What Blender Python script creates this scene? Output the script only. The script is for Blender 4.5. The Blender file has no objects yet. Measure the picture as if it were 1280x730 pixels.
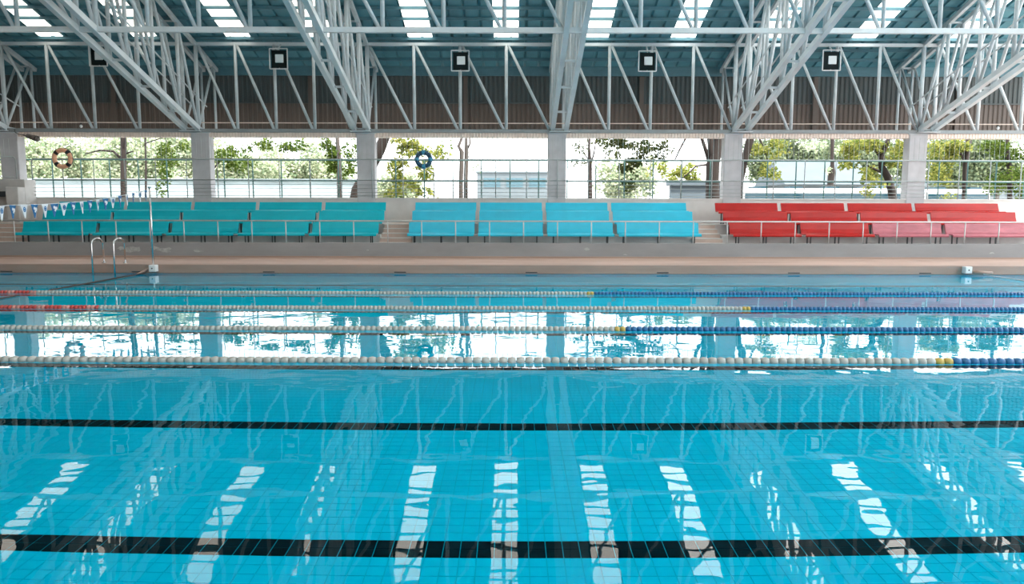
import bpy, bmesh, math, random
from mathutils import Vector, Matrix
R = math.radians
C = bpy.context.scene.collection
rnd = random.Random(7)

# ------------------------------------------------------------------ camera
EYE = 1.862                     # eye height over the water (z = 0); the camera looks along +Y
PITCH = R(6.25)
FPX = 924.0
cam_d = bpy.data.cameras.new('camera')
cam_d.sensor_width = 36.0
cam_d.lens = 36.0 * FPX / 1280.0
cam_d.clip_end = 500
cam = bpy.data.objects.new('camera', cam_d)
C.objects.link(cam)
cam.matrix_world = (Matrix.Translation((0, 0, EYE)) @ Matrix.Rotation(R(90) - PITCH, 4, 'X')
                    @ Matrix.Rotation(R(0.12), 4, 'Z'))
bpy.context.scene.camera = cam

# ------------------------------------------------------------------ sky and exposure
world = bpy.data.worlds.new('overcast_sky')
bpy.context.scene.world = world
world.use_nodes = True
bg = world.node_tree.nodes['Background']
bg.inputs['Color'].default_value = (0.93, 0.975, 1.0, 1)
bg.inputs['Strength'].default_value = 1.0
sun_d = bpy.data.lights.new('sun', 'SUN')
sun_d.energy = 2.2
sun_d.angle = R(2.0)
sun_d.color = (1.0, 0.95, 0.86)
sun = bpy.data.objects.new('sun', sun_d)
C.objects.link(sun)
sun.rotation_euler = (R(30), 0, R(48))          # high, from behind the lens and to the right
vs = bpy.context.scene.view_settings
vs.view_transform = 'Standard'
vs.look = 'None'
vs.exposure = 2.35
vs.gamma = 1.0
vs.use_curve_mapping = False


# ------------------------------------------------------------------ helpers
def X(px, D, z=EYE):
    """world x of something seen at pixel column px, standing at distance D and height z"""
    return (px - 640.0) / FPX * (D * math.cos(PITCH) + (EYE - z) * math.sin(PITCH))


class MB:
    """collects simple shapes and links them as ONE mesh object"""
    def __init__(s):
        s.v = []; s.f = []; s.m = []; s.mi = 0

    def _add(s, vs_, fs):
        n = len(s.v); s.v += [tuple(p) for p in vs_]
        for f in fs:
            s.f.append([n + i for i in f]); s.m.append(s.mi)

    def box(s, x0, x1, y0, y1, z0, z1):
        s._add([(x0, y0, z0), (x1, y0, z0), (x1, y1, z0), (x0, y1, z0), (x0, y0, z1), (x1, y0, z1), (x1, y1, z1), (x0, y1, z1)],
               [(0, 3, 2, 1), (4, 5, 6, 7), (0, 1, 5, 4), (1, 2, 6, 5), (2, 3, 7, 6), (3, 0, 4, 7)])
        return s

    def frame(s, p, q):
        p, q = Vector(p), Vector(q); d = (q - p).normalized()
        up = Vector((0, 0, 1)) if abs(d.z) < 0.9 else Vector((0, 1, 0))
        a = d.cross(up).normalized(); b = a.cross(d).normalized()
        return p, q, a, b

    def bar(s, p, q, w, h=None):
        h = h or w
        p, q, a, b = s.frame(p, q); vs_ = []
        for o in (p, q):
            for i, j in ((-1, -1), (1, -1), (1, 1), (-1, 1)):
                vs_.append(o + a * (i * w / 2) + b * (j * h / 2))
        s._add(vs_, [(0, 1, 2, 3), (7, 6, 5, 4), (0, 4, 5, 1), (1, 5, 6, 2), (2, 6, 7, 3), (3, 7, 4, 0)])
        return s

    def tube(s, p, q, r, n=8, r2=None):
        return s.path([p, q], [r, r if r2 is None else r2], n)

    def path(s, pts, rs, n=8):
        if not hasattr(rs, '__len__'): rs = [rs] * len(pts)
        pts = [Vector(p) for p in pts]; vs_ = []; a = None
        for i, p in enumerate(pts):
            d = (pts[min(i + 1, len(pts) - 1)] - pts[max(i - 1, 0)]).normalized()
            if a is None:
                up = Vector((0, 0, 1)) if abs(d.z) < 0.9 else Vector((0, 1, 0))
                a = d.cross(up).normalized()
            else:
                a = (a - d * a.dot(d)).normalized()
            b = a.cross(d)
            for k in range(n):
                t = 2 * math.pi * k / n
                vs_.append(p + (a * math.cos(t) + b * math.sin(t)) * rs[i])
        fs = [tuple(range(n)), tuple(range((len(pts) - 1) * n + n - 1, (len(pts) - 1) * n - 1, -1))]
        for i in range(len(pts) - 1):
            for k in range(n):
                k2 = (k + 1) % n
                fs.append((i * n + k, (i + 1) * n + k, (i + 1) * n + k2, i * n + k2))
        s._add(vs_, fs)
        return s

    def extrude_x(s, prof, x0, x1):
        """closed (y, z) outline swept from x0 to x1"""
        n = len(prof)
        vs_ = [(x0, y, z) for y, z in prof] + [(x1, y, z) for y, z in prof]
        fs = [tuple(range(n - 1, -1, -1)), tuple(range(n, 2 * n))]
        for i in range(n):
            j = (i + 1) % n
            fs.append((i, j, n + j, n + i))
        s._add(vs_, fs)
        return s

    def mesh(s, name, mat, smooth=False):
        me = bpy.data.meshes.new(name)
        me.from_pydata(s.v, [], s.f)
        for m in (mat if isinstance(mat, (list, tuple)) else [mat]): me.materials.append(m)
        if any(s.m): me.polygons.foreach_set('material_index', s.m)
        bm = bmesh.new(); bm.from_mesh(me)
        bmesh.ops.recalc_face_normals(bm, faces=bm.faces)
        bm.to_mesh(me); bm.free()
        if smooth:
            me.polygons.foreach_set('use_smooth', [True] * len(me.polygons))
        return me

    def build(s, name, mat, parent=None, smooth=False, bevel=0):
        o = link(name, s.mesh(name, mat, smooth), parent)
        if bevel:
            md = o.modifiers.new('bevel', 'BEVEL'); md.width = bevel; md.segments = 2
        return o


def link(name, me, parent=None, loc=None):
    o = bpy.data.objects.new(name, me)
    C.objects.link(o)
    if parent: o.parent = parent
    if loc is not None: o.location = loc
    return o


def tag(o, label, cat=None, group=None, kind=None):
    if label: o['label'] = label
    if cat: o['category'] = cat
    if group: o['group'] = group
    if kind: o['kind'] = kind
    return o


def thing(name, label, cat, loc=(0, 0, 0), group=None):
    o = link(name, None, None, loc)
    o.empty_display_size = 0.2
    return tag(o, label, cat, group)


def struct(o, label=None):
    return tag(o, label, kind='structure')


def copy_tree(o, loc, label=None, parent=None):
    c = o.copy(); C.objects.link(c)
    if parent: c.parent = parent
    else: c.location = loc
    if label: c['label'] = label
    for ch in list(o.children): copy_tree(ch, None, None, c)
    return c


def mat(name, col, rough=0.6, metal=0.0, var=0.0, scale=3.0, bump=0.0, spec=None, stretch=None, col2=None):
    m = bpy.data.materials.new(name); m.use_nodes = True
    nt = m.node_tree; b = nt.nodes['Principled BSDF']
    b.inputs['Base Color'].default_value = (*col, 1)
    b.inputs['Roughness'].default_value = rough
    b.inputs['Metallic'].default_value = metal
    if spec is not None: b.inputs['Specular IOR Level'].default_value = spec
    if var or bump or col2:
        tc = nt.nodes.new('ShaderNodeTexCoord'); mp = nt.nodes.new('ShaderNodeMapping')
        ns = nt.nodes.new('ShaderNodeTexNoise')
        nt.links.new(tc.outputs['Object'], mp.inputs['Vector']); nt.links.new(mp.outputs['Vector'], ns.inputs['Vector'])
        if stretch: mp.inputs['Scale'].default_value = stretch
        ns.inputs['Scale'].default_value = scale; ns.inputs['Detail'].default_value = 6; ns.inputs['Roughness'].default_value = 0.6
        rp = nt.nodes.new('ShaderNodeValToRGB')
        rp.color_ramp.elements[0].position = 0.3; rp.color_ramp.elements[1].position = 0.7
        lo = col2 if col2 else [c * (1 - var) for c in col]
        hi = col if col2 else [min(1, c * (1 + var * 0.6)) for c in col]
        rp.color_ramp.elements[0].color = (*lo, 1); rp.color_ramp.elements[1].color = (*hi, 1)
        nt.links.new(ns.outputs['Fac'], rp.inputs['Fac']); nt.links.new(rp.outputs['Color'], b.inputs['Base Color'])
        if bump:
            bp = nt.nodes.new('ShaderNodeBump'); bp.inputs['Strength'].default_value = bump; bp.inputs['Distance'].default_value = 0.02
            nt.links.new(ns.outputs['Fac'], bp.inputs['Height']); nt.links.new(bp.outputs['Normal'], b.inputs['Normal'])
    return m


# ------------------------------------------------------------------ materials
M = {}
M['truss'] = mat('painted_steel', (0.58, 0.645, 0.675), 0.45, var=0.18, scale=2.0)
M['beam'] = mat('painted_beam', (0.62, 0.685, 0.715), 0.45, var=0.15, scale=1.0)
M['ledge'] = mat('ledge_grey', (0.24, 0.27, 0.28), 0.5, var=0.15)
M['roof'] = mat('roof_sheet_teal', (0.09, 0.27, 0.33), 0.5, var=0.2, scale=1.2)
M['purlin'] = mat('purlin_steel', (0.09, 0.22, 0.27), 0.5, var=0.15)
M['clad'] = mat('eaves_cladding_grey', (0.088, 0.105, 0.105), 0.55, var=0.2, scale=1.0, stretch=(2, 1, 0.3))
M['clad_low'] = mat('eaves_cladding_warm_bounce', (0.145, 0.112, 0.095), 0.55, var=0.2, scale=1.0, stretch=(2, 1, 0.3))  # one cladding metal: top shade and warm bounce below put into the two colours
M['lintel'] = mat('lintel_beige', (0.80, 0.67, 0.59), 0.7, var=0.12, scale=4)
M['column'] = mat('column_concrete', (0.50, 0.50, 0.52), 0.8, var=0.12, scale=2.5, bump=0.1)
M['concrete'] = mat('stand_concrete', (0.56, 0.55, 0.54), 0.8, var=0.16, scale=1.5, bump=0.1)
M['parapet'] = mat('parapet_plaster', (0.66, 0.63, 0.61), 0.8, var=0.1, scale=1.5)
M['front_wall'] = mat('front_wall_grey', (0.27, 0.275, 0.285), 0.75, var=0.16, scale=0.9, stretch=(0.5, 1, 1.5))
M['deck'] = mat('deck_beige', (0.44, 0.30, 0.245), 0.7, var=0.18, scale=0.8, stretch=(0.4, 1.5, 1))
M['coping'] = mat('coping_beige', (0.36, 0.25, 0.205), 0.6, var=0.2, scale=1.0, stretch=(0.4, 1.5, 3))
M['step'] = mat('step_beige', (0.55, 0.42, 0.36), 0.8, var=0.12)
M['teal'] = mat('bench_teal', (0.0, 0.42, 0.52), 0.28, spec=0.3, var=0.08, scale=2.0)
M['cyan'] = mat('bench_cyan', (0.025, 0.46, 0.64), 0.28, spec=0.35, var=0.08, scale=2.0)
M['red'] = mat('bench_red', (0.40, 0.012, 0.010), 0.28, spec=0.35, var=0.15, scale=2.0)
M['pink'] = mat('bench_faded_red', (0.42, 0.12, 0.15), 0.45, var=0.25, scale=3.0, stretch=(0.6, 1, 2))
M['dark'] = mat('dark_steel', (0.03, 0.035, 0.04), 0.5, var=0.2)
M['chip'] = mat('chipped_paint', (0.42, 0.43, 0.44), 0.8, var=0.3, scale=9)
M['box'] = mat('reflector_black', (0.008, 0.016, 0.018), 0.7, spec=0.15, var=0.2)
M['rail'] = mat('galvanised_rail', (0.55, 0.56, 0.56), 0.35, metal=0.35, var=0.12)
M['guard'] = mat('guard_rail_grey', (0.36, 0.40, 0.40), 0.5, var=0.15)
M['green'] = mat('fence_green', (0.02, 0.10, 0.09), 0.5, var=0.2)
M['chrome'] = mat('stainless_tube', (0.70, 0.71, 0.72), 0.12, metal=1.0, var=0.05)
M['tile'] = mat('pool_tile_cyan', (0.0, 0.51, 0.77), 0.9, spec=0.0, var=0.07, scale=1.3)
M['tile_black'] = mat('pool_tile_black', (0.001, 0.010, 0.016), 0.9, spec=0.0, var=0.3, scale=6)
M['white_float'] = mat('float_white', (0.42, 0.43, 0.41), 0.45, var=0.15, scale=8)
M['red_float'] = mat('float_red', (0.50, 0.06, 0.05), 0.45, var=0.15, scale=8)
M['rose_float'] = mat('float_rose', (0.60, 0.25, 0.22), 0.45, var=0.15, scale=8)
M['blue_float'] = mat('float_blue', (0.01, 0.12, 0.30), 0.4, var=0.15, scale=8)
M['yellow_float'] = mat('float_yellow', (0.5, 0.36, 0.08), 0.4, var=0.1, scale=8)
M['cable'] = mat('cable', (0.06, 0.06, 0.06), 0.6, var=0.1)
M['brown_rope'] = mat('brown_rope', (0.055, 0.045, 0.04), 0.7, var=0.3, scale=12)
M['orange'] = mat('lifebuoy_orange', (0.80, 0.42, 0.26), 0.5, var=0.1)
M['lb_blue'] = mat('lifebuoy_blue', (0.01, 0.07, 0.13), 0.45, var=0.15)
M['lb_sky'] = mat('lifebuoy_band_blue', (0.02, 0.22, 0.36), 0.45, var=0.1)
M['black'] = mat('black_band', (0.01, 0.012, 0.015), 0.5, var=0.1)
M['flag_white'] = mat('flag_white', (0.72, 0.74, 0.77), 0.7, var=0.06)
M['flag_blue'] = mat('flag_blue', (0.012, 0.13, 0.32), 0.7, var=0.1)
M['white'] = mat('white_paint', (0.78, 0.79, 0.80), 0.5, var=0.06)
M['lamp_glass'] = mat('lamp_glass', (0.80, 0.86, 0.88), 0.2, var=0.05, scale=8)
M['horn'] = mat('camera_brown', (0.10, 0.08, 0.07), 0.5, var=0.2)
M['bark'] = mat('bark_brown', (0.030, 0.021, 0.018), 0.9, var=0.4, scale=6, bump=0.5, stretch=(3, 3, 0.6))
M['bark_grey'] = mat('bark_grey', (0.075, 0.062, 0.055), 0.9, var=0.35, scale=6, bump=0.5, stretch=(3, 3, 0.6))
M['ground'] = mat('yard_ground', (0.30, 0.29, 0.27), 0.9, var=0.2, scale=0.5)
M['bus'] = mat('bus_white', (0.42, 0.44, 0.45), 0.3, var=0.04)
M['glass_dark'] = mat('bus_glass', (0.012, 0.05, 0.07), 0.1, var=0.1)
M['bldg'] = mat('pale_building', (0.12, 0.145, 0.16), 0.8, var=0.1, scale=0.5)
M['pale_wall'] = mat('pale_wall', (0.33, 0.40, 0.42), 0.8, var=0.3, scale=0.7, stretch=(0.4, 1, 2.5))
M['bldg_blue'] = mat('blue_grey_wall', (0.10, 0.13, 0.155), 0.8, var=0.1, scale=0.5)
M['bldg_roof'] = mat('slate_roof', (0.075, 0.10, 0.12), 0.7, var=0.15, scale=1.0)
M['win'] = mat('window_glass', (0.08, 0.14, 0.17), 0.15, var=0.15)


def leaf_mat(name, a, b):
    m = bpy.data.materials.new(name); m.use_nodes = True
    nt = m.node_tree; nt.nodes.clear()
    out = nt.nodes.new('ShaderNodeOutputMaterial'); mix = nt.nodes.new('ShaderNodeMixShader')
    d = nt.nodes.new('ShaderNodeBsdfDiffuse'); t = nt.nodes.new('ShaderNodeBsdfTranslucent')
    gm = nt.nodes.new('ShaderNodeNewGeometry'); rp = nt.nodes.new('ShaderNodeValToRGB')
    rp.color_ramp.elements[0].color = (*a, 1); rp.color_ramp.elements[1].color = (*b, 1)
    nt.links.new(gm.outputs['Random Per Island'], rp.inputs['Fac'])
    nt.links.new(rp.outputs['Color'], d.inputs['Color']); nt.links.new(rp.outputs['Color'], t.inputs['Color'])
    mix.inputs[0].default_value = 0.45
    nt.links.new(d.outputs[0], mix.inputs[1]); nt.links.new(t.outputs[0], mix.inputs[2])
    nt.links.new(mix.outputs[0], out.inputs['Surface'])
    return m


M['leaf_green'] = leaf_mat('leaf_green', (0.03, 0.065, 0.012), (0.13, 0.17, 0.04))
M['leaf_yellow'] = leaf_mat('leaf_yellow', (0.08, 0.13, 0.03), (0.37, 0.36, 0.10))
M['leaf_dark'] = leaf_mat('leaf_dark', (0.018, 0.032, 0.012), (0.07, 0.075, 0.03))
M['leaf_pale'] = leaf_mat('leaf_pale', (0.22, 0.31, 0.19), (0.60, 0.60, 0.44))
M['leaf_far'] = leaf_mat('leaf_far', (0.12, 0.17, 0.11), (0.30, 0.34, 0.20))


def water_mat():
    m = bpy.data.materials.new('pool_water'); m.use_nodes = True
    nt = m.node_tree; b = nt.nodes['Principled BSDF']
    b.inputs['Base Color'].default_value = (1, 1, 1, 1)
    b.inputs['Roughness'].default_value = 0.0
    b.inputs['IOR'].default_value = 1.20
    b.inputs['Transmission Weight'].default_value = 1.0
    tc = nt.nodes.new('ShaderNodeTexCoord')
    def noise(sc, det, sx, sy):
        mp = nt.nodes.new('ShaderNodeMapping'); mp.inputs['Scale'].default_value = (sx, sy, 1)
        n = nt.nodes.new('ShaderNodeTexNoise'); n.inputs['Scale'].default_value = sc; n.inputs['Detail'].default_value = det
        nt.links.new(tc.outputs['Object'], mp.inputs['Vector']); nt.links.new(mp.outputs['Vector'], n.inputs['Vector'])
        return n
    n1 = noise(0.55, 1.0, 0.6, 1.0); n2 = noise(2.6, 1.5, 0.8, 1.0)
    mul = nt.nodes.new('ShaderNodeMath'); mul.operation = 'MULTIPLY_ADD'
    mul.inputs[1].default_value = 0.15
    nt.links.new(n2.outputs['Fac'], mul.inputs[0]); nt.links.new(n1.outputs['Fac'], mul.inputs[2])
    bp = nt.nodes.new('ShaderNodeBump'); bp.inputs['Strength'].default_value = 1.0; bp.inputs['Distance'].default_value = 0.0115
    nt.links.new(mul.outputs[0], bp.inputs['Height']); nt.links.new(bp.outputs['Normal'], b.inputs['Normal'])
    return m


M['water'] = water_mat()


def skylight_mat(name, col):
    m = bpy.data.materials.new(name); m.use_nodes = True
    nt = m.node_tree; nt.nodes.clear()
    out = nt.nodes.new('ShaderNodeOutputMaterial')
    t = nt.nodes.new('ShaderNodeBsdfTranslucent'); t.inputs['Color'].default_value = (*col, 1)
    nt.links.new(t.outputs[0], out.inputs['Surface'])
    return m


# the fibreglass sheets have the hall's light falloff put into their colour, dimmer leftward
SKY_M = [skylight_mat('skylight_dim', (0.50, 0.46, 0.41)), skylight_mat('skylight_mid', (0.72, 0.68, 0.62)), skylight_mat('skylight_bright', (0.95, 0.93, 0.89))]


def floor_mat():
    """tile colour with grout lines for the floor too far off to tell single tiles apart"""
    m = bpy.data.materials.new('pool_floor_far'); m.use_nodes = True
    nt = m.node_tree; b = nt.nodes['Principled BSDF']; b.inputs['Roughness'].default_value = 0.9; b.inputs['Specular IOR Level'].default_value = 0.0
    tc = nt.nodes.new('ShaderNodeTexCoord'); br = nt.nodes.new('ShaderNodeTexBrick')
    br.offset = 0.0; br.inputs['Scale'].default_value = 1.0
    br.inputs['Brick Width'].default_value = 0.1115; br.inputs['Row Height'].default_value = 0.1115
    br.inputs['Mortar Size'].default_value = 0.004
    br.inputs['Color1'].default_value = (0.0, 0.51, 0.77, 1); br.inputs['Color2'].default_value = (0.0, 0.49, 0.74, 1)
    br.inputs['Mortar'].default_value = (0.0, 0.44, 0.62, 1)
    nt.links.new(tc.outputs['Object'], br.inputs['Vector']); nt.links.new(br.outputs['Color'], b.inputs['Base Color'])
    return m


M['floor_far'] = floor_mat()
M['grout'] = mat('grout', (0.0, 0.42, 0.62), 0.9, spec=0.0, var=0.1)

# ------------------------------------------------------------------ pool basin and deck
PX0, PX1, PY0, PY1, DEPTH, DECK = -16.0, 19.0, 1.2, 21.9, 0.62, 0.27
b = MB(); b.box(PX0, PX1, PY0, PY1, -DEPTH - 0.3, -DEPTH - 0.006)
pool_floor = struct(b.build('pool_floor', M['floor_far']), 'tiled cyan pool floor with black lane lines under the water')
b = MB()
b.box(PX0 - .3, PX1 + .3, PY1, PY1 + .3, -DEPTH - .3, 0.0); b.box(PX0 - .3, PX1 + .3, PY0 - .3, PY0, -DEPTH - .3, 0.0)
b.box(PX0 - .3, PX0, PY0, PY1, -DEPTH - .3, 0.0); b.box(PX1, PX1 + .3, PY0, PY1, -DEPTH - .3, 0.0)
struct(b.build('pool_wall', M['floor_far']), 'tiled cyan pool side below the water line')

T = 0.1115; LINE0 = 4.621
def tile_mesh(m_):
    q = MB(); g = 0.003; h = 0.008
    q.box(g, T - g, g, T - g, -h, 0)
    q.f = q.f[1:]; q.m = q.m[1:]
    return q.mesh('tile', m_)
tm_c, tm_b = tile_mesh(M['tile']), tile_mesh(M['tile_black'])
bed = MB(); bed.box(PX0, PX1, LINE0 - 14 * T, LINE0 + 52 * T, -DEPTH - 0.006, -DEPTH - 0.005)
bed.build('tile_bed', M['grout'], pool_floor)
for k in range(-5, 0):                       # the 300 tiles nearest the lens, one by one
    y = LINE0 + T * k
    for i in range(-30, 30):
        link('tile', tm_b if k == -1 else tm_c, pool_floor, (i * T, y, -DEPTH))
rest_c, rest_b = MB(), MB()
for k in range(-14, 52):
    y = LINE0 + T * k
    for i in range(int(PX0 / T), int(PX1 / T)):
        if -5 <= k < 0 and -30 <= i < 30: continue
        g = 0.003; x = i * T
        q = rest_b if (k % 22) in (21, 0) else rest_c
        q.box(x + g, x + T - g, y + g, y + T - g, -DEPTH - 0.008, -DEPTH)
tag(rest_c.build('tile_field', M['tile'], pool_floor), None, kind='stuff')
tag(rest_b.build('lane_line_tiles', M['tile_black'], pool_floor), None, kind='stuff')
for c_ in (LINE0 + T * 66, LINE0 + T * 88, LINE0 + T * 110, LINE0 + T * 132):
    MB().box(PX0 + 1.5, PX1 - 1.5, c_ - T, c_ + T, -DEPTH - 0.006, -DEPTH - 0.002).build('lane_line', M['tile_black'], pool_floor)

b = MB(); b.box(PX0, PX1, PY0, PY1, 0, 0); b.f = [b.f[1]]; b.m = [0]
water = b.build('pool_water', M['water'])
tag(water, 'clear still cyan water filling the swimming pool', kind='structure')

STAND = 25.3                                  # where the stand's front wall rises from the deck
b = MB()
b.box(-27, 40, PY1 + 0.30, STAND + .02, -0.4, DECK); b.box(-27, 40, -12, PY0 - .3, -0.4, DECK)
b.box(-27, PX0 - .3, PY0 - .3, PY1 + .3, -0.4, DECK); b.box(PX1 + .3, 40, PY0 - .3, PY1 + .3, -0.4, DECK)
deck = struct(b.build('floor', M['deck']), 'smooth pinkish beige deck around the pool')
b = MB()
b.box(PX0 - .3, PX1 + .3, PY1, PY1 + .30, 0.0, DECK); b.box(PX0 - .3, PX1 + .3, PY0 - .3, PY0, 0.0, DECK)
b.box(PX0 - .3, PX0, PY0, PY1, 0.0, DECK); b.box(PX1, PX1 + .3, PY0, PY1, 0.0, DECK)
struct(b.build('pool_coping', M['coping'], bevel=0.02), 'brownish beige raised pool edge above the water')
for k in range(-6, 8):                        # drain slots under the far coping
    MB().box(k * 3.9 + 0.4, k * 3.9 + 0.75, PY1 - 0.012, PY1 + .05, 0.035, 0.065).build('drain_slot', M['dark'], deck)

# ------------------------------------------------------------------ the stand: front wall, tiers, steps, parapet
z_front = 0.77
b = MB(); b.box(-27, 40, STAND, STAND + .22, 0.0, z_front)
front_wall = struct(b.build('wall_front', M['front_wall']), 'low grey wall in front of the stand')
b = MB(); b.box(-27, 40, STAND - .05, STAND, DECK, DECK + .05)
struct(b.build('trim_1', M['coping']), 'beige skirting strip at the foot of the low grey wall')
z1, z2, z3 = 0.58, 1.0, 1.38                  # tier floors
A1 = (X(476, 27), X(511, 26)); A2 = (X(873, 26), X(911, 26)); A0X = X(26, 26.5)
b = MB()
segs = [(A0X, A1[0]), (A1[1], A2[0]), (A2[1], 40)]
b.box(-27, 40, STAND + .2, 30.2, -0.2, z1)
for s0, s1 in segs:
    b.box(s0, s1, 26.75, 30.2, z1, z2)
    b.box(s0, s1, 27.85, 30.2, z2, z3)
stand = struct(b.build('grandstand_tier', M['concrete']), 'stepped concrete tiers carrying the bench rows')
def aisle(x0, x1, label):
    t = struct(MB().box(x0, x1, 28.1, 30.0, z1, z3 - 0.0).build('aisle_landing', M['step']), label)
    n = 5; h = (z3 - z1) / n
    for i in range(n):
        MB().box(x0, x1, 26.3 + i * 0.36, 28.1, z1 + i * h, z1 + (i + 1) * h - 0.012).build('step', M['step'], t)
        MB().box(x0, x1, 26.27 + i * 0.36, 28.1, z1 + (i + 1) * h - 0.03, z1 + (i + 1) * h).build('step_nosing', M['concrete'], t)
aisle(A1[0], A1[1], 'beige steps climbing between the two blue bench blocks')
aisle(A2[0], A2[1], 'beige steps climbing between the blue and the red benches')
aisle(-27, A0X, 'beige steps at the left end of the blue benches')
SILL = 2.37
b = MB(); b.box(-27, 40, 30.0, 30.4, 0.3, SILL); b.box(-27, 40, 29.96, 30.44, SILL - .05, SILL + .012)
struct(b.build('wall_back', M['parapet']), 'plain pale parapet wall behind the top bench row')
# bulky concrete foot and box at the left column
b = MB(); b.box(-21.0, X(37, 29.5), 29.3, 30.0, z1, 3.06); b.box(X(10, 29.0), X(26, 29.0), 28.9, 29.4, z1, 2.75)
struct(b.build('column_foot', M['concrete'], bevel=0.03), 'blocky concrete foot below the leftmost column')
MB().box(-20.6, X(9, 29.0), 28.95, 29.31, 2.38, 2.58).build('recess_panel', M['dark'], bpy.data.objects['column_foot'])

# chipped white paint on the front wall
for px_, py_, n_ in ((151, 311, .22), (163, 313, .4), (170, 311, .25), (193, 311, .22), (207, 314, .35), (247, 315, .22), (460, 313, .08), (733, 311, .14), (782, 318, .08), (1240, 315, .10)):
    q = MB(); cx = X(px_, STAND, .55); cz = EYE + STAND * math.tan(math.atan((365 - py_) / FPX) - PITCH); k_ = 11
    q._add([(cx + n_ * rnd.uniform(.35, 1) * math.cos(6.283 * i / k_), STAND - .004, cz + n_ * .38 * rnd.uniform(.25, 1) * math.sin(6.283 * i / k_)) for i in range(k_)], [tuple(range(k_))])
    q.build('paint_patch', M['chip'], front_wall)

# ------------------------------------------------------------------ columns, lintel, left end wall
ZC = 4.925
cols = [(-20.1, 'leftmost concrete column, beside the brown security camera'), (-12.45, 'concrete column right of the orange lifebuoy'),
        (-5.86, 'concrete column left of the blue lifebuoy'), (1.79, 'concrete column behind the middle bench block'),
        (8.83, 'concrete column beside the big forked tree trunk'), (16.2, 'rightmost concrete column, behind the red benches')]
for x, lab in cols:
    w = 0.365
    b = MB(); b.box(x - w, x + w, 29.95, 30.42, 0.3, ZC)
    o = struct(b.build('column', M['column'], bevel=0.025), lab)
    MB().box(x - w - .05, x + w + .05, 29.95, 30.42, ZC, ZC + .03).build('cap_plate', M['truss'], o)
b = MB()
prof = []
x = -26.0
zs0, zs1 = 4.775, 4.955
def corrugated_wall(x0, x1, pitch, amp, y, za, zb, duty=0.35):
    q = MB(); pts = []
    xx = x0
    while xx < x1:
        pts += [(xx, 0), (xx + pitch * duty, 0), (xx + pitch * 0.5, amp), (xx + pitch * (0.5 + duty), amp)]
        xx += pitch
    n = len(pts)
    vs_ = [(p, y + a, za) for p, a in pts] + [(p, y + a, zb) for p, a in pts]
    q._add(vs_, [(i, i + 1, n + i + 1, n + i) for i in range(n - 1)])
    return q
q = corrugated_wall(-24.6, 24.6, 0.12, 0.012, 29.985, zs0, zs1)
lint = struct(q.build('trim_2', M['lintel']), 'pale beige ribbed fascia over the window band')
MB().box(-24.6, 24.6, 30.0, 30.4, zs0 + .005, zs1 - .005).build('backing', M['lintel'], lint)
b = MB(); b.box(-25.0, -24.62, -12, 32.6, 0, 14.5)
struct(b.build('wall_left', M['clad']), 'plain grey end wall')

b = MB(); b.box(-25, 24.6, -11.6, -11.3, 0, 8.0)  # unseen wall, added to close off light from behind the lens
struct(b.build('wall_near_blocker', M['concrete']), 'unseen wall added on the near side of the pool to block daylight')

# ------------------------------------------------------------------ roof
SL = 0.30; RZ = 8.58                           # roof slope, underside height at y = 30
RIDGE = 10.5
def zr(D): return RZ + SL * (30 - D)
sky_x = [-21.75, -18.1, -14.4, -10.75, -7.45, -3.62, -0.25, 3.28, 6.68, 10.1, 13.75, 17.35, 20.8]
SW = 0.475; SY0, SY1 = 13.0, 29.9
EAVE = 32.5
q = MB()
def sheet(x0, x1, ya, yb, far=True):
    pitch = 0.58; pts = [(x0, 0)]
    k = math.floor(x0 / pitch)
    while k * pitch < x1:
        for dx, dz in ((0.0, 0), (0.46, 0), (0.485, 0.07), (0.555, 0.07), (0.58, 0)):
            px_ = k * pitch + dx
            if x0 < px_ < x1: pts.append((px_, dz))
        k += 1
    pts.append((x1, 0)); n = len(pts)
    za, zb = (zr(ya), zr(yb)) if far else (zr(2 * RIDGE - ya), zr(2 * RIDGE - yb))
    q._add([(p, ya, za + .03 + d) for p, d in pts] + [(p, yb, zb + .03 + d) for p, d in pts],
           [(i, i + 1, n + i + 1, n + i) for i in range(n - 1)])
RX0, RX1 = -24.6, 24.6
edges = [RX0] + [v for c_ in sky_x for v in (c_ - SW, c_ + SW)] + [RX1]
for far in (True, False):
    fl = (lambda v: v) if far else (lambda v: 2 * RIDGE - v)
    sheet(RX0, RX1, fl(SY1), fl(EAVE), far); sheet(RX0, RX1, fl(RIDGE), fl(SY0), far)
    for i in range(0, len(edges), 2): sheet(edges[i], edges[i + 1], fl(SY0), fl(SY1), far)
roof = struct(q.build('ceiling', M['roof']), 'ribbed teal metal roof with skylight strips')
PD = 0.69
pur = [SY1 + 0.02 - PD * k for k in range(25)] + [30.75, 31.5, 32.2]
pur_me = MB().box(RX0, RX1, -0.035, 0.035, -0.08, 0.03).mesh('purlin', M['purlin'])
for D in pur: link('purlin', pur_me, roof, (0, D, zr(D)))
pm = MB(); hw = SW + 0.02
pm._add([(-hw, 0, 0), (hw, 0, 0), (hw, -PD, SL * PD), (-hw, -PD, SL * PD)], [(0, 1, 2, 3)])
pane_mes = [pm.mesh('skylight_pane', m_) for m_ in SKY_M]
def light_step(x): return 0 if x < -7 else (1 if x < 5 else 2)
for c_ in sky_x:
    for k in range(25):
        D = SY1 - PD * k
        link('skylight_pane', pane_mes[light_step(c_)], roof, (c_, D, zr(D) + 0.045))
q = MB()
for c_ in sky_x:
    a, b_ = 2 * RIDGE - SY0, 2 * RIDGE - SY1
    q.mi = light_step(c_)
    q._add([(c_ - hw, a, zr(SY0) + .045), (c_ + hw, a, zr(SY0) + .045), (c_ + hw, b_, zr(SY1) + .045), (c_ - hw, b_, zr(SY1) + .045)], [(0, 1, 2, 3)])
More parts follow.
